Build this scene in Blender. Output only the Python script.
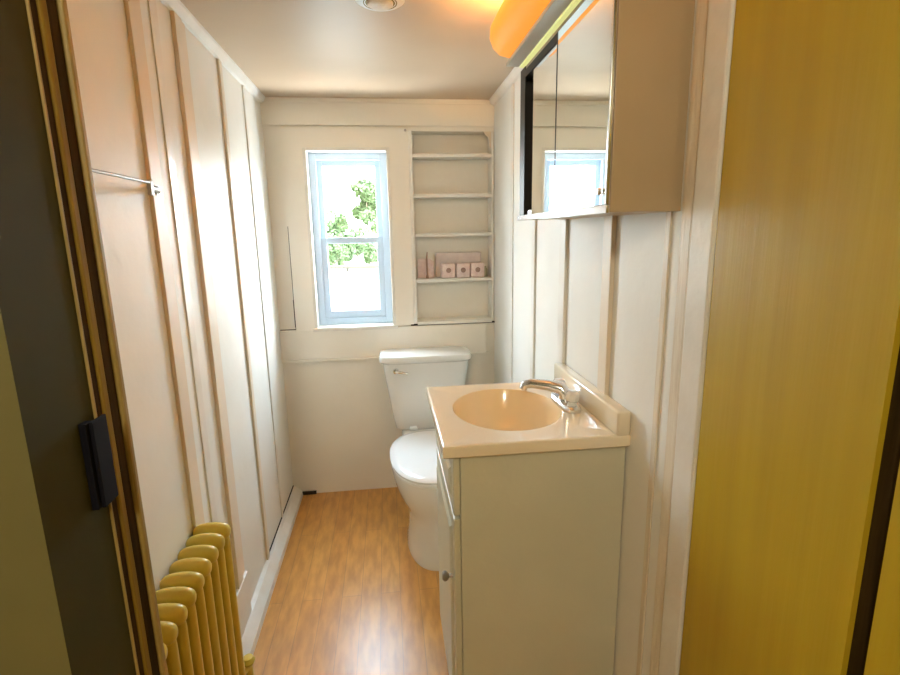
import bpy, bmesh, math, random
from mathutils import Vector, Matrix, noise
random.seed(7)
for o in list(bpy.data.objects): bpy.data.objects.remove(o, do_unlink=True)
sc = bpy.context.scene
C = sc.collection
PI = math.pi

# ------------------------------------------------------------------ camera
cam_d = bpy.data.cameras.new('camera'); cam = bpy.data.objects.new('camera', cam_d); C.objects.link(cam)
rt = Vector((0.99238003, -0.12194162, -0.01766679)); up = Vector((0.04177129, 0.19806138, 0.97929916)); fw = Vector((0.11591822, 0.9725749, -0.20164582))
m = Matrix(((rt.x, up.x, -fw.x, 0), (rt.y, up.y, -fw.y, 0), (rt.z, up.z, -fw.z, 1.3836), (0, 0, 0, 1)))
cam.matrix_world = m
cam_d.sensor_width = 36; cam_d.lens = 516.12 / 900 * 36; cam_d.clip_start = 0.02
sc.camera = cam

# ------------------------------------------------------------------ world, sun, light, exposure
w = bpy.data.worlds.new('sky'); sc.world = w; w.use_nodes = True
nt = w.node_tree; bg = nt.nodes['Background']
tc = nt.nodes.new('ShaderNodeTexCoord'); sep = nt.nodes.new('ShaderNodeSeparateXYZ'); cr = nt.nodes.new('ShaderNodeValToRGB')
nt.links.new(tc.outputs['Generated'], sep.inputs[0]); nt.links.new(sep.outputs['Z'], cr.inputs['Fac'])
cr.color_ramp.elements[0].position = 0.0; cr.color_ramp.elements[0].color = (.90, .96, 1.0, 1)
cr.color_ramp.elements[1].position = 0.7; cr.color_ramp.elements[1].color = (0.62, 0.82, 1.0, 1)
nt.links.new(cr.outputs['Color'], bg.inputs['Color']); bg.inputs['Strength'].default_value = 14.0
sun_d = bpy.data.lights.new('sun', 'SUN'); sun = bpy.data.objects.new('sun', sun_d); C.objects.link(sun)
sun_d.energy = 2.5; sun_d.color = (1, .96, .88); sun_d.angle = .02; sun.rotation_euler = (math.radians(38), 0, math.radians(-25))
pd = bpy.data.lights.new('window_portal', 'AREA'); po = bpy.data.objects.new('window_portal', pd); C.objects.link(po)
pd.shape = 'RECTANGLE'; pd.size = .36; pd.size_y = .86; po.location = (-.167, 2.80, 1.34); po.rotation_euler = (math.radians(-90), 0, 0)
pd.cycles.is_portal = True
vs = sc.view_settings; vs.view_transform = 'Standard'; vs.look = 'None'; vs.gamma = 1; vs.use_curve_mapping = False; vs.exposure = 1.70
HALL_W = 15.0; HALL_COL = (1.0, .89, .68); LENS_E = .26; BULB_W = 2.1

# ------------------------------------------------------------------ materials
def mat(name, col, rough=.5, col2=None, scale=6, bump=0, bscale=30, metal=0, stretch=(1, 1, 1), coat=0, spec=.5, detail=4, lo=.35, hi=.65):
    M = bpy.data.materials.new(name); M.use_nodes = True; t = M.node_tree; b = t.nodes['Principled BSDF']
    b.inputs['Base Color'].default_value = (*col, 1); b.inputs['Roughness'].default_value = rough; b.inputs['Metallic'].default_value = metal
    b.inputs['Coat Weight'].default_value = coat; b.inputs['Specular IOR Level'].default_value = spec
    g = t.nodes.new('ShaderNodeNewGeometry'); mp = t.nodes.new('ShaderNodeMapping'); mp.inputs['Scale'].default_value = stretch
    t.links.new(g.outputs['Position'], mp.inputs['Vector'])
    if col2:
        n = t.nodes.new('ShaderNodeTexNoise'); n.inputs['Scale'].default_value = scale; n.inputs['Detail'].default_value = detail
        r = t.nodes.new('ShaderNodeValToRGB'); r.color_ramp.elements[0].position = lo; r.color_ramp.elements[1].position = hi
        r.color_ramp.elements[0].color = (*col, 1); r.color_ramp.elements[1].color = (*col2, 1)
        t.links.new(mp.outputs[0], n.inputs['Vector']); t.links.new(n.outputs['Fac'], r.inputs['Fac']); t.links.new(r.outputs['Color'], b.inputs['Base Color'])
    if bump:
        n = t.nodes.new('ShaderNodeTexNoise'); n.inputs['Scale'].default_value = bscale; n.inputs['Detail'].default_value = 3
        bp = t.nodes.new('ShaderNodeBump'); bp.inputs['Strength'].default_value = bump; bp.inputs['Distance'].default_value = .01
        t.links.new(mp.outputs[0], n.inputs['Vector']); t.links.new(n.outputs['Fac'], bp.inputs['Height']); t.links.new(bp.outputs[0], b.inputs['Normal'])
    return M
def emat(name, col, strength, base=None):
    M = mat(name, base or col, .55, spec=.2); b = M.node_tree.nodes['Principled BSDF']
    b.inputs['Emission Color'].default_value = (*col, 1); b.inputs['Emission Strength'].default_value = strength
    return M
WHITE = mat('white_wall_paint', (.86, .85, .79), .5, (.83, .81, .74), 3, .12, 22, spec=.35)
BACKP = mat('cream_back_wall_paint', (.88, .84, .75), .45, (.84, .79, .69), 2.5, .2, 14)
CEIL = mat('glossy_ceiling_paint', (.60, .47, .33), .42, (.56, .43, .30), 2, .08, 9, spec=.22)
CREAM = mat('cream_batten_paint', (.82, .71, .56), .45, (.78, .67, .52), 5)
TRIMW = mat('white_trim_paint', (.84, .82, .76), .32, (.76, .72, .64), 8, .1, 40)
TRIMC = mat('worn_cream_casing_paint', (.82, .75, .61), .4, (.70, .60, .46), 9, .15, 30, stretch=(6, 6, .6))
NICHE = mat('niche_paint', (.80, .68, .58), .5, (.66, .60, .50), 4)
YELLOW = mat('mustard_yellow_paint', (.50, .345, .016), .38, (.455, .31, .014), 3, .05, 9, stretch=(9, 9, .5), spec=.4)
OLIVE = mat('olive_paint', (.165, .148, .052), .6, (.15, .132, .045), 4)
SHADE_OLIVE = mat('shaded_olive_jamb', (.050, .048, .007), .7, (.044, .042, .006), 5, spec=.2)  # darker copy of the olive; the jamb's shade is put into the colour
TAN = mat('tan_bead_paint', (.36, .26, .08), .5, (.28, .20, .05), 12)
GOLD = mat('gold_brown_trim_paint', (.27, .19, .03), .5, (.22, .14, .022), 14, stretch=(4, 4, .5), spec=.08)
DKWOOD = mat('dark_brown_wood', (.030, .018, .005), .6, (.055, .033, .010), 10, stretch=(8, 8, .5), spec=.04)
BLACK = mat('black_metal', (.004, .004, .008), .7, spec=.15)
DARK = mat('dark_gap', (.03, .022, .015), .9)
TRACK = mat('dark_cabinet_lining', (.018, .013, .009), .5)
CERAM = mat('white_vitreous_china', (.80, .79, .75), .1, coat=.4)
SEATW = mat('white_plastic_seat', (.84, .85, .85), .18)
CHROME = mat('chrome', (.75, .76, .78), .24, metal=1)
STEEL = mat('dull_metal', (.45, .43, .40), .35, metal=1)
MIRROR = mat('mirror', (.86, .89, .86), .015, metal=1)
CABW = mat('cream_cabinet_paint', (.50, .38, .23), .35, (.47, .355, .21), 6)
VANP = mat('off_white_vanity_paint', (.66, .645, .50), .42, (.62, .605, .46), 3, .1, 40)
MARBLE = mat('cream_cultured_marble', (.90, .79, .60), .16, (.88, .76, .57), 7, coat=.3)
BASIN = mat('peach_basin', (.90, .71, .44), .18, coat=.3)
RADP = mat('gold_mustard_radiator_paint', (.72, .56, .10), .3, (.66, .51, .08), 12)
VINYL = mat('white_vinyl', (.53, .645, .77), .45)
FIXT = mat('fixture_metal', (.62, .61, .54), .35)
AMBER = emat('lit_amber_diffuser', (1.0, .34, .035), LENS_E, (.6, .26, .05))
GLOW = emat('lower_glow', (.70, .74, .28), .22, (.7, .7, .4))
PINK = mat('pale_pink_print', (.84, .68, .62), .5, (.74, .55, .52), 60)
LILAC = mat('lilac_grey_wrap', (.74, .64, .60), .5, (.68, .58, .56), 40)
ROSE = mat('brown_rosette', (.30, .17, .13), .6, (.4, .25, .2), 90)
BROWN = mat('brown_stick', (.36, .20, .13), .5)
JAR = mat('olive_jar', (.38, .33, .20), .3)
CRYS = mat('clear_acrylic', (.78, .78, .76), .08, coat=.5)

# wood floor: warm planks along Y
FLOOR = bpy.data.materials.new('honey_wood_plank_floor'); FLOOR.use_nodes = True
t = FLOOR.node_tree; b = t.nodes['Principled BSDF']; g = t.nodes.new('ShaderNodeNewGeometry')
mp = t.nodes.new('ShaderNodeMapping'); mp.inputs['Rotation'].default_value = (0, 0, PI / 2); t.links.new(g.outputs['Position'], mp.inputs[0])
br = t.nodes.new('ShaderNodeTexBrick'); br.inputs['Scale'].default_value = 1; br.inputs['Brick Width'].default_value = .9; br.inputs['Row Height'].default_value = .075
br.inputs['Mortar Size'].default_value = .0012; br.inputs['Color1'].default_value = (.64, .30, .065, 1); br.inputs['Color2'].default_value = (.70, .35, .085, 1); br.inputs['Mortar'].default_value = (.50, .25, .07, 1)
t.links.new(mp.outputs[0], br.inputs['Vector'])
mp2 = t.nodes.new('ShaderNodeMapping'); mp2.inputs['Scale'].default_value = (22, 5, 1); t.links.new(g.outputs['Position'], mp2.inputs[0])
nz = t.nodes.new('ShaderNodeTexNoise'); nz.inputs['Scale'].default_value = 1.6; nz.inputs['Detail'].default_value = 6; t.links.new(mp2.outputs[0], nz.inputs['Vector'])
rp = t.nodes.new('ShaderNodeValToRGB'); rp.color_ramp.elements[0].position = .36; rp.color_ramp.elements[0].color = (.62, .55, .45, 1); rp.color_ramp.elements[1].position = .62; rp.color_ramp.elements[1].color = (1.1, 1.1, 1.05, 1)
t.links.new(nz.outputs['Fac'], rp.inputs['Fac'])
mx = t.nodes.new('ShaderNodeMix'); mx.data_type = 'RGBA'; mx.blend_type = 'MULTIPLY'; mx.inputs[0].default_value = .5
t.links.new(br.outputs['Color'], mx.inputs[6]); t.links.new(rp.outputs['Color'], mx.inputs[7]); t.links.new(mx.outputs[2], b.inputs['Base Color'])
b.inputs['Roughness'].default_value = .32; b.inputs['Coat Weight'].default_value = .25; b.inputs['Coat Roughness'].default_value = .3

GLASS = bpy.data.materials.new('clear_window_glass'); GLASS.use_nodes = True
t = GLASS.node_tree; t.nodes.remove(t.nodes['Principled BSDF']); a_ = t.nodes.new('ShaderNodeBsdfTransparent'); b_ = t.nodes.new('ShaderNodeBsdfGlossy'); b_.inputs['Roughness'].default_value = .02
c_ = t.nodes.new('ShaderNodeMixShader'); c_.inputs[0].default_value = .05; t.links.new(a_.outputs[0], c_.inputs[1]); t.links.new(b_.outputs[0], c_.inputs[2]); t.links.new(c_.outputs[0], t.nodes['Material Output'].inputs[0])

# ------------------------------------------------------------------ helpers
def box(bm, x0, x1, y0, y1, z0, z1, bev=0, seg=2):
    r = bmesh.ops.create_cube(bm, size=1)
    vs_ = r['verts']
    for v in vs_: v.co = Vector(((x0 + x1) / 2 + v.co.x * (x1 - x0), (y0 + y1) / 2 + v.co.y * (y1 - y0), (z0 + z1) / 2 + v.co.z * (z1 - z0)))
    if bev:
        es = list({e for v in vs_ for e in v.link_edges})
        bmesh.ops.bevel(bm, geom=es, offset=bev, segments=seg, profile=.5, affect='EDGES')
def loft(bm, rings, closed=True, cap0=True, cap1=True):
    R = [[bm.verts.new(p) for p in r] for r in rings]
    n = len(R[0])
    for a, b in zip(R, R[1:]):
        for i in range(n if closed else n - 1):
            j = (i + 1) % n; bm.faces.new((a[i], a[j], b[j], b[i]))
    if cap0: bm.faces.new(list(reversed(R[0])))
    if cap1: bm.faces.new(R[-1])
def tube(bm, pts, r, seg=12, cap=True):
    pts = [Vector(p) for p in pts]; rs = r if isinstance(r, (list, tuple)) else [r] * len(pts)
    rings = []; prev = None
    for i, p in enumerate(pts):
        d = (pts[min(i + 1, len(pts) - 1)] - pts[max(i - 1, 0)]).normalized()
        if prev is None: a = d.orthogonal().normalized()
        else: a = (prev - d * prev.dot(d)).normalized()
        prev = a; b = d.cross(a)
        rings.append([p + (a * math.cos(2 * PI * k / seg) + b * math.sin(2 * PI * k / seg)) * rs[i] for k in range(seg)])
    loft(bm, rings, True, cap, cap)
def lathe(bm, prof, c, axis='Z', seg=32):
    rings = []
    for r, h in prof:
        ring = []
        for k in range(seg):
            a = 2 * PI * k / seg; x, y = r * math.cos(a), r * math.sin(a)
            p = {'Z': (x, y, h), 'X': (h, x, y), 'Y': (x, h, y)}[axis]
            ring.append(Vector(c) + Vector(p))
        rings.append(ring)
    loft(bm, rings)
def sring(cx, cy, z, ax, ay, n=2.0, seg=40, ay2=None):
    pts = []
    for k in range(seg):
        a = 2 * PI * k / seg; c, s = math.cos(a), math.sin(a)
        yy = ay if s > 0 or ay2 is None else ay2
        pts.append((cx + ax * math.copysign(abs(c) ** (2 / n), c), cy + yy * math.copysign(abs(s) ** (2 / n), s), z))
    return pts
def obj(name, bm, material, parent=None, smooth=False, bevel=0):
    bmesh.ops.recalc_face_normals(bm, faces=bm.faces[:])
    me = bpy.data.meshes.new(name); bm.to_mesh(me); bm.free()
    for mm in (material if isinstance(material, (list, tuple)) else [material]): me.materials.append(mm)
    if smooth: me.polygons.foreach_set('use_smooth', [True] * len(me.polygons))
    o = bpy.data.objects.new(name, me); C.objects.link(o)
    if parent:
        o.parent = parent; 
        bpy.context.view_layer.update(); o.matrix_parent_inverse = parent.matrix_world.inverted()
    if smooth == 'auto':
        me.set_sharp_from_angle(angle=math.radians(40))
    return o
def struct(name, bm, m, smooth=False):
    o = obj(name, bm, m, smooth=smooth); o['kind'] = 'structure'; return o
def sbox(name, m, *a, bev=0):
    bm = bmesh.new(); box(bm, *a, bev=bev); return struct(name, bm, m)
def part(name, m, parent, *a, bev=0, **k):
    bm = bmesh.new(); box(bm, *a, bev=bev); return obj(name, bm, m, parent, **k)
def thing(name, label, cat, loc, group=None):
    o = bpy.data.objects.new(name, None); C.objects.link(o); o.location = loc; o['label'] = label; o['category'] = cat
    o.empty_display_size = .1
    if group: o['group'] = group
    bpy.context.view_layer.update(); return o
def tag(o, label, cat, group=None):
    o['label'] = label; o['category'] = cat
    if group: o['group'] = group
    return o

L, R_, D, H = -.550, .5534, 2.6545, 2.0067
tn = [0]
def trim(m, *a, bev=.002):
    tn[0] += 1; return sbox('trim_%d' % tn[0], m, *a, bev=bev)

# ------------------------------------------------------------------ setting
sbox('floor', FLOOR, -1.4, .75, -1.4, D + .02, -.06, 0)
sbox('ceiling', CEIL, L - .1, .75, .58, D + .15, H, H + .08)
sbox('ceiling_hall', OLIVE, -1.4, .75, -1.4, .58, 2.12, 2.2)
sbox('wall_left', WHITE, L - .1, L, .80, D, 0, H)
sbox('wall_right', WHITE, R_, R_ + .2, .79, D, 0, H)
# back wall with the window opening and the shelf recess
WX0, WX1, WZ0, WZ1 = -.374, .036, .902, 1.785
NX0, NX1, NZ0, NZ1 = .142, .5505, .93, 1.862
bm = bmesh.new(); Y0, Y1 = D, D + .15
box(bm, L - .1, WX0, Y0, Y1, -.06, H); box(bm, WX0, WX1, Y0, Y1, -.06, WZ0); box(bm, WX0, WX1, Y0, Y1, WZ1, H)
box(bm, WX1, NX0, Y0, Y1, -.06, H); box(bm, NX0, NX1, Y0, Y1, -.06, NZ0); box(bm, NX0, NX1, Y0, Y1, NZ1, H)
box(bm, NX0, NX1, Y0 + .09, Y1, NZ0, NZ1); box(bm, NX1, R_ + .2, Y0, Y1, -.06, H)
struct('wall_back', bm, BACKP)
# wall between hall and bathroom
bm = bmesh.new(); box(bm, -1.4, -.40, .584, .80, 0, 2.12); struct('wall_front', bm, [OLIVE, SHADE_OLIVE])
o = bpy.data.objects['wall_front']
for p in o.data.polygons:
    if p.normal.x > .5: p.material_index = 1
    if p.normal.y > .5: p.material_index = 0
sbox('wall_above_opening', OLIVE, -.40, .53, .584, .80, 1.97, 2.12)
sbox('wall_right_reveal', YELLOW, .53, .75, .474, .79, 0, 2.12)
sbox('wall_hall_right', YELLOW, .53, .75, -1.4, .447, 0, 2.12)
sbox('wall_hall_left', OLIVE, -1.5, -1.4, -1.4, .80, 0, 2.12)
sbox('wall_hall_back', OLIVE, -1.5, .75, -1.5, -1.4, 0, 2.12)
trim(DKWOOD, .538, .56, .446, .475, 0, 2.1, bev=.001)

# left jamb mouldings
trim(TAN, -.40, -.3965, .7125, .7165, 0, 1.97, bev=.001)
trim(DKWOOD, -.40, -.3975, .717, .730, 0, 1.97, bev=.0005)
trim(GOLD, -.40, -.394, .7305, .7475, 0, 1.97, bev=.004)
trim(DKWOOD, -.40, -.3955, .748, .7695, 0, 1.97, bev=.001)
trim(TAN, -.40, -.389, .770, .784, 0, 1.97, bev=.004)
# strike keeper on the jamb
kp = thing('strike_keeper', 'black metal latch keeper screwed to the shaded olive door jamb', 'latch', (-.40, .70, 1.0))
part('plate', BLACK, kp, -.3999, -.391, .676, .6915, 1.030, 1.150, bev=.001)
bm = bmesh.new(); box(bm, -.3905, -.3855, .682, .716, 1.030, 1.150, bev=.001); obj('lip', bm, BLACK, kp)

# battens on the left wall
for y0, y1, th, mm in ((1.337, 1.400, .010, CREAM), (1.47, 1.515, .004, TRIMW), (1.612, 1.665, .012, CREAM), (1.668, 1.705, .006, CREAM), (2.003, 2.035, .009, CREAM), (2.325, 2.352, .006, TRIMW)):
    trim(mm, L, L + th, y0, y1, .045, H - .03, bev=.002)
# right wall battens
for y0, y1, th, mm in ((1.885, 1.925, .008, TRIMW), (1.545, 1.60, .010, TRIMW), (1.212, 1.262, .012, CREAM), (2.24, 2.275, .006, TRIMW)):
    trim(mm, R_ - th, R_, y0, y1, 0, H - .03, bev=.002)
# casing at the door side of the right wall
trim(DKWOOD, R_ - .002, R_, .922, .929, 0, H - .002, bev=0)
trim(TRIMC, R_ - .004, R_, .965, .985, 0, H - .002, bev=.002)
trim(TRIMC, R_ - .010, R_, .885, .919, 0, H - .002, bev=.003)
trim(TRIMC, R_ - .012, R_, .862, .884, 0, H - .002, bev=.002)
trim(TRIMW, R_ - .026, R_, .796, .860, 0, H - .002, bev=.005)
# ceiling mouldings
def cove(p0, p1, dx, dy):
    bm = bmesh.new(); prof = [(0, 0), (.026, 0), (.024, -.008), (.010, -.026), (0, -.030)]
    loft(bm, [[(p[0] + dx * a, p[1] + dy * a, H + z) for a, z in prof] for p in (p0, p1)])
    tn[0] += 1; struct('trim_%d' % tn[0], bm, TRIMW)
cove((L, .80), (L, D), 1, 0); cove((R_, .95), (R_, D), -1, 0)
trim(BACKP, L + .02, R_ - .02, D - .012, D, H - .022, H, bev=.003)
# back wall boards
trim(BACKP, L, R_, D - .010, D, 1.885, H - .022, bev=.002)                  # header board
bm = bmesh.new()                                                           # flat casing round the window
for a in ((-.467, WX0, WZ0, 1.873), (WX1, .128, .912, 1.873), (WX0, WX1, WZ1, 1.873)): box(bm, a[0], a[1], D - .017, D, a[2], a[3])
tn[0] += 1; struct('trim_%d' % tn[0], bm, BACKP)
trim(BACKP, L, R_ - .045, D - .018, D, .752, .906, bev=.003)                # board below the window
trim(BACKP, L, R_ - .03, D - .022, D, .738, .752, bev=.003)                 # its lower ledge
trim(DARK, -.472, -.4685, D - .003, D, .91, 1.42, bev=0)
trim(DARK, -.474, -.4675, D - .004, D, .92, 1.06, bev=0)
trim(DARK, L + .002, -.470, D - .004, D, .906, .910, bev=0)                      # open crack
trim(DARK, L + .005, -.43, D - .012, D, .0, .016, bev=0)
trim(DARK, NX0 - .03, NX1 + .005, D - .020, D, .908, .914, bev=0)
# baseboards
bm = bmesh.new(); loft(bm, [[(L, y, 0), (L + .05, y, 0), (L + .046, y, .022), (L + .016, y, .05), (L, y, .055)] for y in (.80, D - .004)])
struct('baseboard_left', bm, TRIMW)
trim(DARK, L, L + .004, 2.05, D - .01, .055, .060, bev=0)
trim(TRIMW, L, L + .014, .80, 1.71, .05, .215, bev=.003)
trim(TRIMC, R_ - .012, R_, 1.56, D, 0, .09)

# window
WY = D + .045
bm = bmesh.new()                                                           # outer frame lining the opening
def frame(bm, x0, x1, z0, z1, w_, y0, y1, wb=None, bev=.002):
    wb = wb or w_
    box(bm, x0, x0 + w_, y0, y1, z0, z1, bev=bev); box(bm, x1 - w_, x1, y0, y1, z0, z1, bev=bev)
    box(bm, x0 + w_, x1 - w_, y0, y1, z1 - w_, z1, bev=bev); box(bm, x0 + w_, x1 - w_, y0, y1, z0, z0 + wb, bev=bev)
frame(bm, WX0, WX1, WZ0, WZ1, .016, D - .018, D + .14)
win = struct('window_1', bm, TRIMW)
bm = bmesh.new(); frame(bm, WX0 + .016, WX1 - .016, WZ0 + .016, WZ1 - .016, .034, WY, WY + .05, .035); wf = obj('window_frame', bm, VINYL, win)
bm = bmesh.new(); frame(bm, WX0 + .05, WX1 - .05, 1.335, WZ1 - .05, .026, WY + .030, WY + .055, .022); s1 = obj('upper_sash', bm, VINYL, win)
bm = bmesh.new(); frame(bm, WX0 + .05, WX1 - .05, WZ0 + .051, 1.362, .030, WY + .006, WY + .032, .036); s2 = obj('lower_sash', bm, VINYL, win)
part('pane', GLASS, s1, WX0 + .074, WX1 - .074, WY + .040, WY + .044, 1.355, WZ1 - .074)
part('pane', GLASS, s2, WX0 + .078, WX1 - .078, WY + .016, WY + .020, WZ0 + .086, 1.335)
part('window_sill', TRIMW, win, WX0 - .008, WX1 + .008, D - .026, D - .018, WZ0 - .006, WZ0 + .012, bev=.002)

# built-in shelves in the recess
sh = thing('built_in_shelf', 'cream painted shelf unit recessed in the back wall beside the window', 'shelf', (.34, D, NZ0))
part('side_board', TRIMW, sh, .128, .146, D - .022, D + .088, NZ0 - .012, NZ1 - .002, bev=.002)
part('side_board', TRIMW, sh, NX1 - .012, NX1 - .001, D - .014, D + .088, NZ0, NZ1 - .002, bev=.002)
for z in (1.757, 1.566, 1.375, 1.146, .928):
    e = .024 if z < 1 else .010
    part('shelf_board', TRIMW, sh, .147, NX1 - .013, D - e, D + .088, z - .017, z, bev=.002)
bm = bmesh.new()                                                           # scalloped corner bracket at the top right
pts = [(NX1 - .013, 1.86), (NX1 - .05, 1.86), (NX1 - .04, 1.845), (NX1 - .025, 1.835), (NX1 - .018, 1.80), (NX1 - .013, 1.785)]
loft(bm, [[(x, y, z) for x, z in pts] for y in (D - .010, D + .004)]); obj('corner_bracket', bm, CREAM, sh)

# things on the fourth shelf
SZ = 1.146
items = (('leftmost, nearest the window', .315), ('middle one of the three in the row', .391), ('rightmost, nearest the right wall', .467))
def pack():
    t_ = thing('floral_tissue_pack', '', 'tissue pack', (0, 0, 0), 'pink floral packs on the shelf')
    bm = bmesh.new(); box(bm, -.036, .036, -.032, .032, 0, .075, bev=.008, seg=3); obj('pack', bm, PINK, t_, smooth='auto')
    bm = bmesh.new(); lathe(bm, [(.0005, -.0355), (.008, -.036), (.013, -.0345), (.013, -.032)], (0, 0, .040), 'Y', 20); obj('rosette', bm, ROSE, t_)
    return t_
p0 = pack()
for i, (s, x) in enumerate(items):
    if i == 0: r = p0
    else:
        r = p0.copy(); C.objects.link(r)
        for ch in list(p0.children):
            c = ch.copy(); C.objects.link(c); c.parent = r
    r.location = (x, D + .026, SZ + .0005)
    r['label'] = 'small pink floral tissue pack with brown rosette, ' + s
bm = bmesh.new(); box(bm, .255, .498, D + .062, D + .085, SZ + .0005, SZ + .128, bev=.006, seg=3)
tag(obj('wrapped_package', bm, LILAC, smooth='auto'), 'tall lilac-pink wrapped package standing behind the three floral packs', 'package')
cr_ = thing('pink_card', 'pale pink folded card standing at the left end of the fourth shelf', 'card', (.185, D + .04, SZ))
bm = bmesh.new()
loft(bm, [[(x, D + .055 - .02 * f, SZ + z) for x, z in ((.160, .0005), (.245, .0005), (.245, .085), (.22, .10), (.160, .10))] for f in (0, .12)]); obj('card_panel', bm, PINK, cr_)
loft_b = bmesh.new(); loft(loft_b, [[(x, D + .055 + f, SZ + z) for x, z in ((.160, .0005), (.235, .0005), (.235, .09), (.160, .09))] for f in (.012, .014)]); obj('card_panel', loft_b, LILAC, cr_)
bm = bmesh.new(); tube(bm, [(.207, D + .025, SZ + .0005), (.207, D + .025, SZ + .02), (.206, D + .025, SZ + .10), (.209, D + .026, SZ + .135)], [.008, .005, .005, .0025], 10)
tag(obj('brown_stick', bm, BROWN, smooth='auto'), 'slim brown stick candle standing upright in front of the pink card', 'candle')
bm = bmesh.new(); lathe(bm, [(.017, 0), (.018, .004), (.018, .040), (.012, .048), (.012, .056), (.001, .057)], (.512 - .006, D + .03, SZ + .0005)); 
for v in bm.verts: v.co.x = min(v.co.x, NX1 - .0145)
tag(obj('small_jar', bm, JAR, smooth='auto'), 'small olive-brown jar at the right end of the shelf', 'jar')

bm = bmesh.new(); lathe(bm, [(.001, -.010), (.006, -.009), (.006, -.005), (.002, -.004), (.002, 0)], (.115, D - .017, 1.862), 'Y', 12)
tag(obj('nail', bm, STEEL, smooth='auto'), 'small dark nail head in the back wall above the left corner of the shelves', 'nail')
# ------------------------------------------------------------------ radiator
rad = thing('cast_iron_radiator', 'mustard gold painted cast iron radiator standing against the left white wall', 'radiator', (-.50, 1.12, 0))
def section(yc):
    bm = bmesh.new()
    X = (-.532, -.500, -.468)
    for x in X:
        tube(bm, [(x, yc, .075), (x, yc, .10), (x, yc, .565), (x, yc, .592)], [.011, .0125, .0125, .011], 12)
    for z, hz in ((.597, .027), (.085, .020)):                              # rounded headers
        rings = []
        for k in range(15):
            a = PI * k / 14; u = -math.cos(a); s = max(math.sin(a) ** .55, .12)
            rings.append([(-.4995 + .047 * u, yc + .0225 * s * math.cos(2 * PI * j / 16), z + hz * s * math.sin(2 * PI * j / 16)) for j in range(16)])
        loft(bm, rings)
    return bm
ys = [1.333 - .0525 * k for k in range(10)]
for y in ys: obj('section', section(y), RADP, rad, smooth='auto')
bm = bmesh.new(); tube(bm, [(-.50, ys[-1], .578), (-.50, ys[0] + .004, .578)], .011); obj('connecting_rod', bm, RADP, rad)
bm = bmesh.new(); tube(bm, [(-.50, ys[-1], .085), (-.50, ys[0] + .004, .085)], .013); obj('connecting_rod', bm, RADP, rad)
for y in (ys[0], ys[-1]):
    for x in (-.530, -.470):
        bm = bmesh.new(); tube(bm, [(x if x > -.5 else -.486, y, .0), (x if x > -.5 else -.486, y, .012), (x, y, .05), (x, y, .085)], [.014, .011, .009, .012], 12); obj('foot', bm, RADP, rad, smooth='auto')
bm = bmesh.new(); tube(bm, [(-.488, 1.352, .085), (-.485, 1.40, .085), (-.475, 1.425, .075), (-.472, 1.43, .0)], [.012, .012, .012, .010], 12)
lathe(bm, [(.002, 0), (.018, .002), (.020, .010), (.014, .022), (.002, .024)], (-.474, 1.425, .09)); obj('valve', bm, RADP, rad, smooth='auto')

# ------------------------------------------------------------------ towel bar
tb = thing('towel_bar', 'thin chrome wire towel bar on the left wall', 'towel bar', (L, 1.30, 1.48))
bm = bmesh.new(); tube(bm, [(-.495, 1.215, 1.497), (-.495, .815, 1.497)], .0032, 10); obj('bar', bm, STEEL, tb, smooth='auto')
bm = bmesh.new(); tube(bm, [(L + .010, 1.362, 1.491), (-.515, 1.30, 1.489), (-.497, 1.216, 1.487)], [.009, .0065, .0055], 10)
box(bm, -.500, -.492, 1.210, 1.226, 1.470, 1.502, bev=.002); obj('bracket', bm, STEEL, tb, smooth='auto')
bm = bmesh.new(); box(bm, L + .0102, L + .013, 1.350, 1.376, 1.480, 1.502, bev=.0015); obj('wall_plate', bm, CHROME, tb)
bm = bmesh.new(); tube(bm, [(L, .825, 1.497), (-.492, .825, 1.497)], .006, 10); obj('bracket', bm, STEEL, tb, smooth='auto')

# ------------------------------------------------------------------ toilet
TX = .173
to = thing('toilet', 'white two-piece toilet with closed lid between vanity and back wall', 'toilet', (TX, 2.2, 0))
# tank: tapers to the bottom
bm = bmesh.new(); rings = []
for k, (z, hw, y0) in enumerate(((.402, .150, 2.475), (.412, .160, 2.468), (.46, .170, 2.462), (.60, .191, 2.450), (.715, .208, 2.440), (.755, .212, 2.438))):
    rings.append(sring(TX, (y0 + 2.632) / 2, z, hw, (2.632 - y0) / 2, 7, 56))
loft(bm, rings); tank = obj('tank', bm, CERAM, to, smooth='auto')
bm = bmesh.new(); rings = []
for z, e in ((.754, -.004), (.758, .008), (.765, .015), (.781, .015), (.790, .009), (.793, -.004)):
    rings.append(sring(TX, 2.535, z, .214 + e, .096 + e * .8, 7, 56))
loft(bm, rings); obj('tank_lid', bm, CERAM, to, smooth='auto')
lv = bmesh.new(); lathe(lv, [(.001, -.016), (.013, -.014), (.015, 0)], (TX - .150, 2.440, .722), 'Y', 16)
tube(lv, [(TX - .150, 2.424, .722), (TX - .135, 2.418, .721), (TX - .092, 2.420, .712)], [.006, .0075, .005], 10); obj('flush_lever', lv, CHROME, to, smooth='auto')
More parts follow.
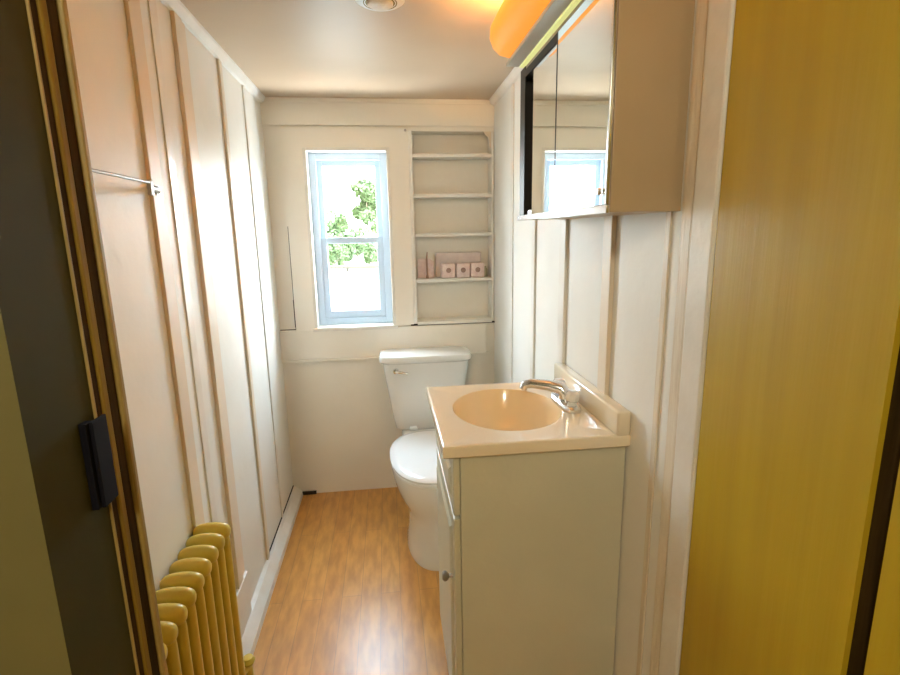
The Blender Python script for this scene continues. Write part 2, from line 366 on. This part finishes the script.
# bowl
bm = bmesh.new(); rings = []
for z, ax, cy, b1, f1 in ((.0, .130, 2.14, .23, .240), (.012, .132, 2.14, .23, .243), (.05, .124, 2.14, .22, .232), (.12, .120, 2.14, .21, .226), (.19, .122, 2.14, .22, .228), (.215, .128, 2.14, .22, .232), (.24, .144, 2.15, .22, .248), (.275, .162, 2.15, .22, .265), (.32, .178, 2.15, .22, .280), (.37, .189, 2.15, .22, .290), (.392, .189, 2.15, .22, .289)):
    rings.append(sring(TX, cy, z, ax, b1, 2.25, 48, f1))
loft(bm, rings); box(bm, TX - .13, TX + .13, 2.34, 2.62, .33, .402, bev=.02, seg=3); obj('bowl', bm, CERAM, to, smooth='auto')
bm = bmesh.new(); loft(bm, [sring(TX, 2.16, z, .190 + e, .235 + e, 2.4, 48, .300 + e) for z, e in ((.392, -.006), (.395, 0), (.405, .001), (.409, -.003))]); obj('seat', bm, SEATW, to, smooth='auto')
bm = bmesh.new(); loft(bm, [sring(TX, 2.16, z, .193 + e, .24 + e, 2.4, 48, .304 + e) for z, e in ((.4105, -.008), (.412, -.001), (.420, .001), (.427, -.006), (.432, -.03), (.435, -.09))]); obj('lid', bm, SEATW, to, smooth='auto')
for s in (-1, 1):
    bm = bmesh.new(); box(bm, TX + s * .075 - .02, TX + s * .075 + .02, 2.402, 2.432, .424, .441, bev=.006, seg=3); obj('hinge', bm, SEATW, to, smooth='auto')
for s in (-1, 1):
    bm = bmesh.new(); lathe(bm, [(.014, 0), (.014, .012), (.008, .022), (.001, .024)], (TX + s * .112, 2.17, .008), 'Z', 16); obj('bolt_cap', bm, CERAM, to, smooth='auto')
bm = bmesh.new(); tube(bm, [(.065, D - .002, .10), (.065, 2.60, .10), (.062, 2.59, .11), (.058, 2.585, .20), (.062, 2.575, .32), (.072, 2.57, .43)], [.009, .009, .011, .006, .006, .006], 10)
lathe(bm, [(.001, -.028), (.014, -.026), (.014, -.01), (.008, -.004)], (.065, 2.59, .10), 'Y', 14); obj('supply_line', bm, STEEL, to, smooth='auto')

# ------------------------------------------------------------------ vanity
va = thing('vanity_cabinet', 'off-white vanity cabinet with one small knob beside the toilet', 'cabinet', (.35, 1.32, 0))
VY0, VY1, VX0, VX1 = 1.100, 1.535, .150, .5505
bm = bmesh.new(); box(bm, VX0, VX1 - .0, VY0, VY0 + .014, 0, .876, bev=.001); obj('side_panel', bm, VANP, va)
bm = bmesh.new(); box(bm, VX0, VX1, VY1 - .014, VY1, 0, .876, bev=.001); obj('side_panel', bm, VANP, va)
bm = bmesh.new()
box(bm, VX0 + .001, VX0 + .018, VY0 + .0145, VY0 + .05, .0, .876); box(bm, VX0 + .001, VX0 + .018, VY1 - .05, VY1 - .0145, .0, .876)
for z0, z1 in ((.09, .115), (.705, .730), (.86, .876)): box(bm, VX0 + .001, VX0 + .018, VY0 + .05, VY1 - .05, z0, z1)
box(bm, VX0 + .019, VX1 - .01, VY0 + .0145, VY1 - .0145, .09, .10)
box(bm, VX0 + .05, VX0 + .06, VY0 + .0145, VY1 - .0145, 0, .09); obj('face_frame', bm, VANP, va)
def panel_front(bm, z0, z1, y0, y1):                                       # slab with a raised bevelled field
    box(bm, VX0 - .017, VX0 - .0005, y0, y1, z0, z1, bev=.003)
    i = .035; x0, x1 = VX0 - .0175, VX0 - .023
    loft(bm, [[(x0, y0 + i, z0 + i), (x0, y1 - i, z0 + i), (x0, y1 - i, z1 - i), (x0, y0 + i, z1 - i)],
              [(x1, y0 + i + .012, z0 + i + .012), (x1, y1 - i - .012, z0 + i + .012), (x1, y1 - i - .012, z1 - i - .012), (x1, y0 + i + .012, z1 - i - .012)]])
bm = bmesh.new(); panel_front(bm, .722, .868, VY0 + .004, VY1 - .004); obj('drawer_front', bm, VANP, va)
bm = bmesh.new(); panel_front(bm, .10, .712, VY0 + .006, VY1 - .006); dr = obj('door', bm, VANP, va)
bm = bmesh.new(); lathe(bm, [(.0055, .0), (.005, -.010), (.012, -.016), (.013, -.022), (.009, -.027), (.001, -.028)], (VX0 - .017, VY0 + .045, .535), 'X', 20); obj('knob', bm, STEEL, dr, smooth='auto')

# countertop with moulded basin
ct = thing('bathroom_sink', 'cream cultured marble sink top with oval peach basin on the vanity', 'sink', (.33, 1.32, .877))
X0, X1, TY0, TY1, ZT, ZB = .108, R_ - .0005, 1.083, 1.553, .907, .8765
cx, cy, ax, ay = .312, 1.332, .148, .172
bm = bmesh.new(); N = 64
def outer(a, x0, x1, y0, y1):
    c, s = math.cos(a), math.sin(a)
    ts = []
    if c > 1e-9: ts.append((x1 - cx) / c)
    if c < -1e-9: ts.append((x0 - cx) / c)
    if s > 1e-9: ts.append((y1 - cy) / s)
    if s < -1e-9: ts.append((y0 - cy) / s)
    t_ = min(ts); return (cx + c * t_, cy + s * t_)
angs = sorted([2 * PI * k / N for k in range(N)] + [math.atan2(y - cy, x - cx) % (2 * PI) for x in (X0, X1) for y in (TY0, TY1)])
def er(f, z, g=0): return [(cx + (ax * f) * math.cos(a) + g, cy + (ay * f) * math.sin(a), z) for a in angs]
def orr(e, z): return [(*outer(a, X0 + e, X1 - e, TY0 + e, TY1 - e), z) for a in angs]
rings = [orr(.004, ZB), orr(0, ZB + .004), orr(0, ZT - .004), orr(.0015, ZT - .001), orr(.005, ZT), orr(.014, ZT - .0003), orr(.020, ZT - .002), er(1.05, ZT - .002), er(1.0, ZT - .004)]
loft(bm, rings, True, False, False); obj('top_slab', bm, MARBLE, ct, smooth='auto')
bm = bmesh.new()
rings = [er(1.0, ZT - .004), er(.985, ZT - .009), er(.95, ZT - .025), er(.88, ZT - .055, -.001), er(.74, ZT - .09, 0), er(.52, ZT - .115, .003), er(.28, ZT - .126, .006), er(.13, ZT - .129, .008)]
loft(bm, rings, True, False, True); bs_ = obj('basin', bm, BASIN, ct, smooth=True)
bm = bmesh.new(); lathe(bm, [(.022, 0), (.022, .003), (.015, .004), (.013, .001), (.001, .001)], (cx + .008, cy, ZT - .1285), 'Z', 24); obj('drain', bm, CHROME, ct, smooth='auto')
bm = bmesh.new(); box(bm, .519, X1, TY0 + .0006, TY1, ZT - .004, .965, bev=.006, seg=3); obj('backsplash', bm, MARBLE, ct, smooth='auto')

# faucet
fa = thing('faucet', 'chrome two-handle faucet on the sink top in front of the backsplash', 'faucet', (.478, 1.33, ZT))
FX, FY, FZ = .478, 1.325, ZT - .0015
bm = bmesh.new(); loft(bm, [sring(FX, FY, FZ + z, .024 + e, .080 + e, 3, 32) for z, e in ((.0, .002), (.010, .002), (.016, -.003), (.018, -.012))]); obj('base_plate', bm, CHROME, fa, smooth='auto')
bm = bmesh.new(); tube(bm, [(FX, FY, FZ + .01), (FX, FY, FZ + .032), (FX - .010, FY + .006, FZ + .044), (FX - .040, FY + .022, FZ + .050), (FX - .085, FY + .044, FZ + .052), (FX - .102, FY + .052, FZ + .046), (FX - .106, FY + .054, FZ + .034)], [.019, .019, .018, .0155, .013, .0125, .011], 16); obj('spout', bm, CHROME, fa, smooth='auto')
for s in (-1, 1):
    bm = bmesh.new(); y = FY + s * .056
    lathe(bm, [(.016, .014), (.014, .022), (.011, .026), (.017, .030), (.020, .040), (.019, .050), (.012, .056), (.001, .057)], (FX, y, FZ), 'Z', 8); obj('handle', bm, CRYS, fa)

# ------------------------------------------------------------------ medicine cabinet
mc = thing('medicine_cabinet', 'mirrored medicine cabinet with sliding mirror doors on the right wall', 'medicine cabinet', (.49, 1.27, 1.413))
MX, MY0, MY1, MZ0, MZ1 = .414, .938, 1.597, 1.413, 1.838
bm = bmesh.new(); box(bm, MX, R_ - .0005, MY0, MY0 + .010, MZ0, MZ1, bev=.001); obj('side_panel', bm, CABW, mc)
bm = bmesh.new(); box(bm, MX, R_ - .0005, MY1 - .010, MY1, MZ0, MZ1, bev=.001); obj('side_panel', bm, CABW, mc)
part('bottom_panel', CABW, mc, MX + .001, R_ - .0005, MY0 + .0102, MY1 - .0102, MZ0, MZ0 + .010)
part('top_panel', CABW, mc, MX + .001, R_ - .0005, MY0 + .0102, MY1 - .0102, MZ1 - .010, MZ1)
bm = bmesh.new(); box(bm, .455, R_ - .001, MY0 + .0105, MY1 - .0105, MZ0 + .0105, MZ1 - .0105); obj('dark_interior', bm, TRACK, mc)['label'] = 'dark lining seen beside the mirrors'
bm = bmesh.new(); box(bm, MX - .002, .454, MY0 + .0105, MY1 - .0105, 1.808, MZ1 - .0105, bev=.001); obj('upper_track', bm, TRACK, mc)['label'] = 'dark upper track'
bm = bmesh.new(); box(bm, MX - .008, MX + .000, MY0 + .001, MY1 - .001, MZ0 - .002, MZ0 + .014, bev=.002); obj('lower_track', bm, CHROME, mc, smooth='auto')['label'] = 'chrome lower track'
part('dark_lining', TRACK, mc, MX + .0005, .4548, MY1 - .018, MY1 - .0105, MZ0 + .0105, 1.8075)
part('dark_lining', TRACK, mc, MX - .0015, MX + .0002, 1.545, MY1 - .001, MZ0 + .015, MZ1 - .001)
mA = part('mirror_door', MIRROR, mc, MX - .006, MX - .002, MY0 + .008, 1.246, MZ0 + .0145, 1.822)
mB = part('mirror_door', MIRROR, mc, MX + .001, MX + .005, 1.236, 1.468, MZ0 + .0145, 1.806)
bm = bmesh.new(); box(bm, MX - .009, MX - .001, MY0, MY0 + .008, MZ0 + .0145, 1.824, bev=.002); obj('edge_strip', bm, CHROME, mA, smooth='auto')
part('edge_strip', TRACK, mA, MX - .0068, MX - .0018, 1.2462, 1.2500, MZ0 + .0145, 1.822)
bm = bmesh.new(); lathe(bm, [(.001, -.009), (.006, -.008), (.007, -.001)], (MX - .006, MY0 + .03, 1.452), 'X', 16); obj('finger_pull', bm, CHROME, mA, smooth='auto')
bm = bmesh.new(); box(bm, MX + .006, MX + .03, 1.49, 1.53, MZ0 + .0108, MZ0 + .03, bev=.004); obj('door_clip', bm, CHROME, mc)

# ------------------------------------------------------------------ light above the cabinet
lf = thing('vanity_light', 'lit amber bar light on the wall above the medicine cabinet', 'light fixture', (.45, 1.2, 1.85))
LY0, LY1 = .93, 1.58
bm = bmesh.new(); box(bm, .405, R_ - .0005, LY0, LY1 - .01, 1.857, 1.975, bev=.003); obj('housing', bm, FIXT, lf)
bm = bmesh.new(); box(bm, .366, .405, LY0, LY1 + .006, 1.846, 1.856, bev=.002); obj('lower_lip', bm, FIXT, lf)
bm = bmesh.new(); box(bm, .4055, .425, LY0, LY1 + .004, 1.8425, 1.8565, bev=.002); obj('lower_glow_strip', bm, GLOW, lf)  # underside strip whose yellow-green glow is set in its material
bm = bmesh.new(); rings = []
prof = [(.404, 1.858), (.368, 1.858), (.340, 1.865), (.320, 1.882), (.310, 1.907), (.312, 1.935), (.318, 1.946), (.322, 1.944), (.316, 1.932), (.314, 1.908), (.323, 1.885), (.342, 1.869), (.368, 1.862), (.404, 1.862)]
pc = Vector((.380, 1.915))
for y, s in ((LY0, .9), (LY0 + .01, 1), (LY1 - .05, 1), (LY1 - .025, .97), (LY1 - .008, .88), (LY1 + .004, .70), (LY1 + .008, .5)):
    rings.append([(min(pc.x + (x - pc.x) * s, .4045), y, pc.y + (z - pc.y) * s) for x, z in prof])
loft(bm, rings, True, False, False); 
for yy, s_ in ((LY0 - .001, .9), (LY1 + .009, .5)):
    q = [(.404, 1.858), (.368, 1.858), (.340, 1.865), (.320, 1.882), (.310, 1.907), (.312, 1.935), (.318, 1.946), (.404, 1.95)]
    loft(bm, [[(min(pc.x + (x - pc.x) * s_, .4045), y_, pc.y + (z - pc.y) * s_) for x, z in q] for y_ in (yy - .001, yy + .001)])
obj('diffuser', bm, AMBER, lf, smooth='auto')
for k in range(3):
    bm = bmesh.new(); lathe(bm, [(.001, -.045), (.008, -.044), (.010, -.03), (.010, .03), (.008, .044), (.001, .045)], (.386, 1.06 + .19 * k, 1.912), 'Y', 12)
    obj('tube_lamp', bm, emat('lit_lamp_%d' % k, (1, .45, .12), 2.0), lf, smooth='auto')
    bd = bpy.data.lights.new('vanity_bulb', 'POINT'); bo = bpy.data.objects.new('vanity_bulb', bd); C.objects.link(bo)
    bo.location = (.362, 1.03 + .2 * k, 1.935); bd.energy = BULB_W; bd.color = (1, .56, .20); bd.shadow_soft_size = .012

# ceiling fixture
cf = thing('ceiling_detector', 'small round white fixture mounted on the pinkish ceiling', 'ceiling fixture', (.012, 1.545, H - .04))
bm = bmesh.new(); lathe(bm, [(.066, 0), (.068, -.004), (.066, -.014), (.056, -.020), (.040, -.021), (.038, -.016), (.001, -.016)], (.012, 1.545, H - .0005), 'Z', 40); obj('rim', bm, TRIMW, cf, smooth='auto')
bm = bmesh.new(); lathe(bm, [(.036, -.0165), (.034, -.026), (.026, -.030), (.001, -.031)], (.012, 1.545, H - .0005), 'Z', 32); obj('centre_cap', bm, TRIMC, cf, smooth='auto')
bm = bmesh.new(); lathe(bm, [(.0375, -.0165), (.0375, -.0195), (.045, -.0215), (.0455, -.0205)], (.012, 1.545, H - .0005), 'Z', 40); obj('ring_slot', bm, GOLD, cf, smooth='auto')

# unseen fill light added behind the camera to brighten the hall side
hl = thing('hall_fill_light', 'added round fill light on the hall ceiling behind the viewer', 'light fixture', (-.35, -.75, 2.05))
bm = bmesh.new(); lathe(bm, [(.09, 0), (.10, -.01), (.10, -.018), (.05, -.022)], (-.35, -.75, 2.119), 'Z', 32); obj('fill_light_base', bm, TRIMW, hl, smooth='auto')
ld = bpy.data.lights.new('hall_fill', 'POINT'); lo = bpy.data.objects.new('hall_fill', ld); C.objects.link(lo); lo.location = (-.35, -.75, 2.00); ld.energy = HALL_W; ld.color = HALL_COL; ld.shadow_soft_size = .07

# ------------------------------------------------------------------ outside
GRASS = mat('lawn_grass', (.07, .11, .03), .9, (.10, .15, .045), 1.2)
PAVE = mat('pale_gravel', (.20, .20, .17), .9, (.24, .24, .21), .8)
LEAF = mat('bright_green_leaves', (.045, .070, .020), .8, (.065, .095, .03), 1.3)
BARK = mat('bark', (.12, .09, .06), .9)
FENCE = mat('weathered_brown_rail', (.035, .025, .016), .9)
GZ = -.55
bm = bmesh.new(); box(bm, -60, 60, D + 3, 120, GZ - .2, GZ); o = struct('lawn', bm, GRASS)
bm = bmesh.new(); box(bm, -14, 14, D + 2, 25.5, GZ - .1, GZ + .012); struct('gravel_yard', bm, PAVE)
# low rail fence across the yard
fe = thing('rail_fence', 'low brown rail fence crossing beyond the pale gravel yard', 'fence', (-2, 27, GZ))
for z in (.16,): part('rail', FENCE, fe, -12, 8, 26.9, 27, GZ + z, GZ + z + .12, bev=.01)
for k in range(9): part('post', FENCE, fe, -12 + 2.5 * k - .06, -12 + 2.5 * k + .06, 27.0, 27.1, GZ, GZ + .34, bev=.01)
def tree(name, label, cat, x, y, h, crown_r, crown_h, n, leaf, trunk_h, seed, grp='trees beyond the window'):
    rnd = random.Random(seed)
    t_ = thing(name, label, cat, (x, y, GZ), grp)
    bm = bmesh.new(); tube(bm, [(x, y, GZ), (x + .05, y, GZ + trunk_h * .5), (x - .05, y + .03, GZ + trunk_h), (x, y, GZ + h * .8)], [.16 * h / 6, .11 * h / 6, .09 * h / 6, .02], 10)
    for k in range(6):
        a = rnd.uniform(0, 2 * PI); z0 = GZ + trunk_h * rnd.uniform(.8, 1.4)
        tube(bm, [(x, y, z0), (x + math.cos(a) * crown_r * .4, y + math.sin(a) * crown_r * .4, z0 + h * .12), (x + math.cos(a) * crown_r * .75, y + math.sin(a) * crown_r * .75, z0 + h * .2)], [.05 * h / 6, .035 * h / 6, .012], 6)
    obj('trunk', bm, BARK, t_, smooth='auto')
    bm = bmesh.new(); cz = GZ + h - crown_h / 2
    blobs = [(Vector((rnd.uniform(-.6, .6) * crown_r, rnd.uniform(-.6, .6) * crown_r, rnd.uniform(-.36, .36) * crown_h)), rnd.uniform(.28, .5) * crown_r) for _ in range(18)]
    for k in range(n):
        c, r = rnd.choice(blobs)
        d = Vector((rnd.gauss(0, 1), rnd.gauss(0, 1), rnd.gauss(0, 1))).normalized() * r * rnd.uniform(.75, 1.08)
        p = Vector((x, y, cz)) + c + d
        u = Vector((rnd.gauss(0, 1), rnd.gauss(0, 1), rnd.gauss(0, 1))).normalized(); v = u.orthogonal().normalized(); s = leaf * rnd.uniform(.6, 1.2)
        q = [p - u * s, p + v * s * .5, p + u * s, p - v * s * .5]
        bm.faces.new([bm.verts.new(a) for a in q])
    obj('foliage', bm, LEAF, t_)
tree('broadleaf_tree', 'tall bright green tree seen through the right half of the upper pane', 'tree', -1.0, 32, 5.6, 1.15, 4.4, 3600, .17, 1.2, 3)
tree('leafy_bush', 'rounded green bush seen low in the left of the upper pane', 'bush', -2.9, 33, 3.2, 1.1, 2.9, 3600, .15, .4, 5)
tree('leafy_bush', 'low green shrub behind the rail fence at the left of the lower pane', 'bush', -2.75, 28.6, 1.95, .55, 1.8, 1500, .11, .3, 11)
tree('leafy_bush', 'low green shrub behind the rail fence at the right of the lower pane', 'bush', -.75, 28.9, 1.95, .5, 1.8, 1400, .11, .3, 12)
tree('leafy_bush', 'pale green bush between the tall tree and the left bush', 'bush', -2.0, 38, 2.5, .9, 2.2, 1200, .15, .3, 13)
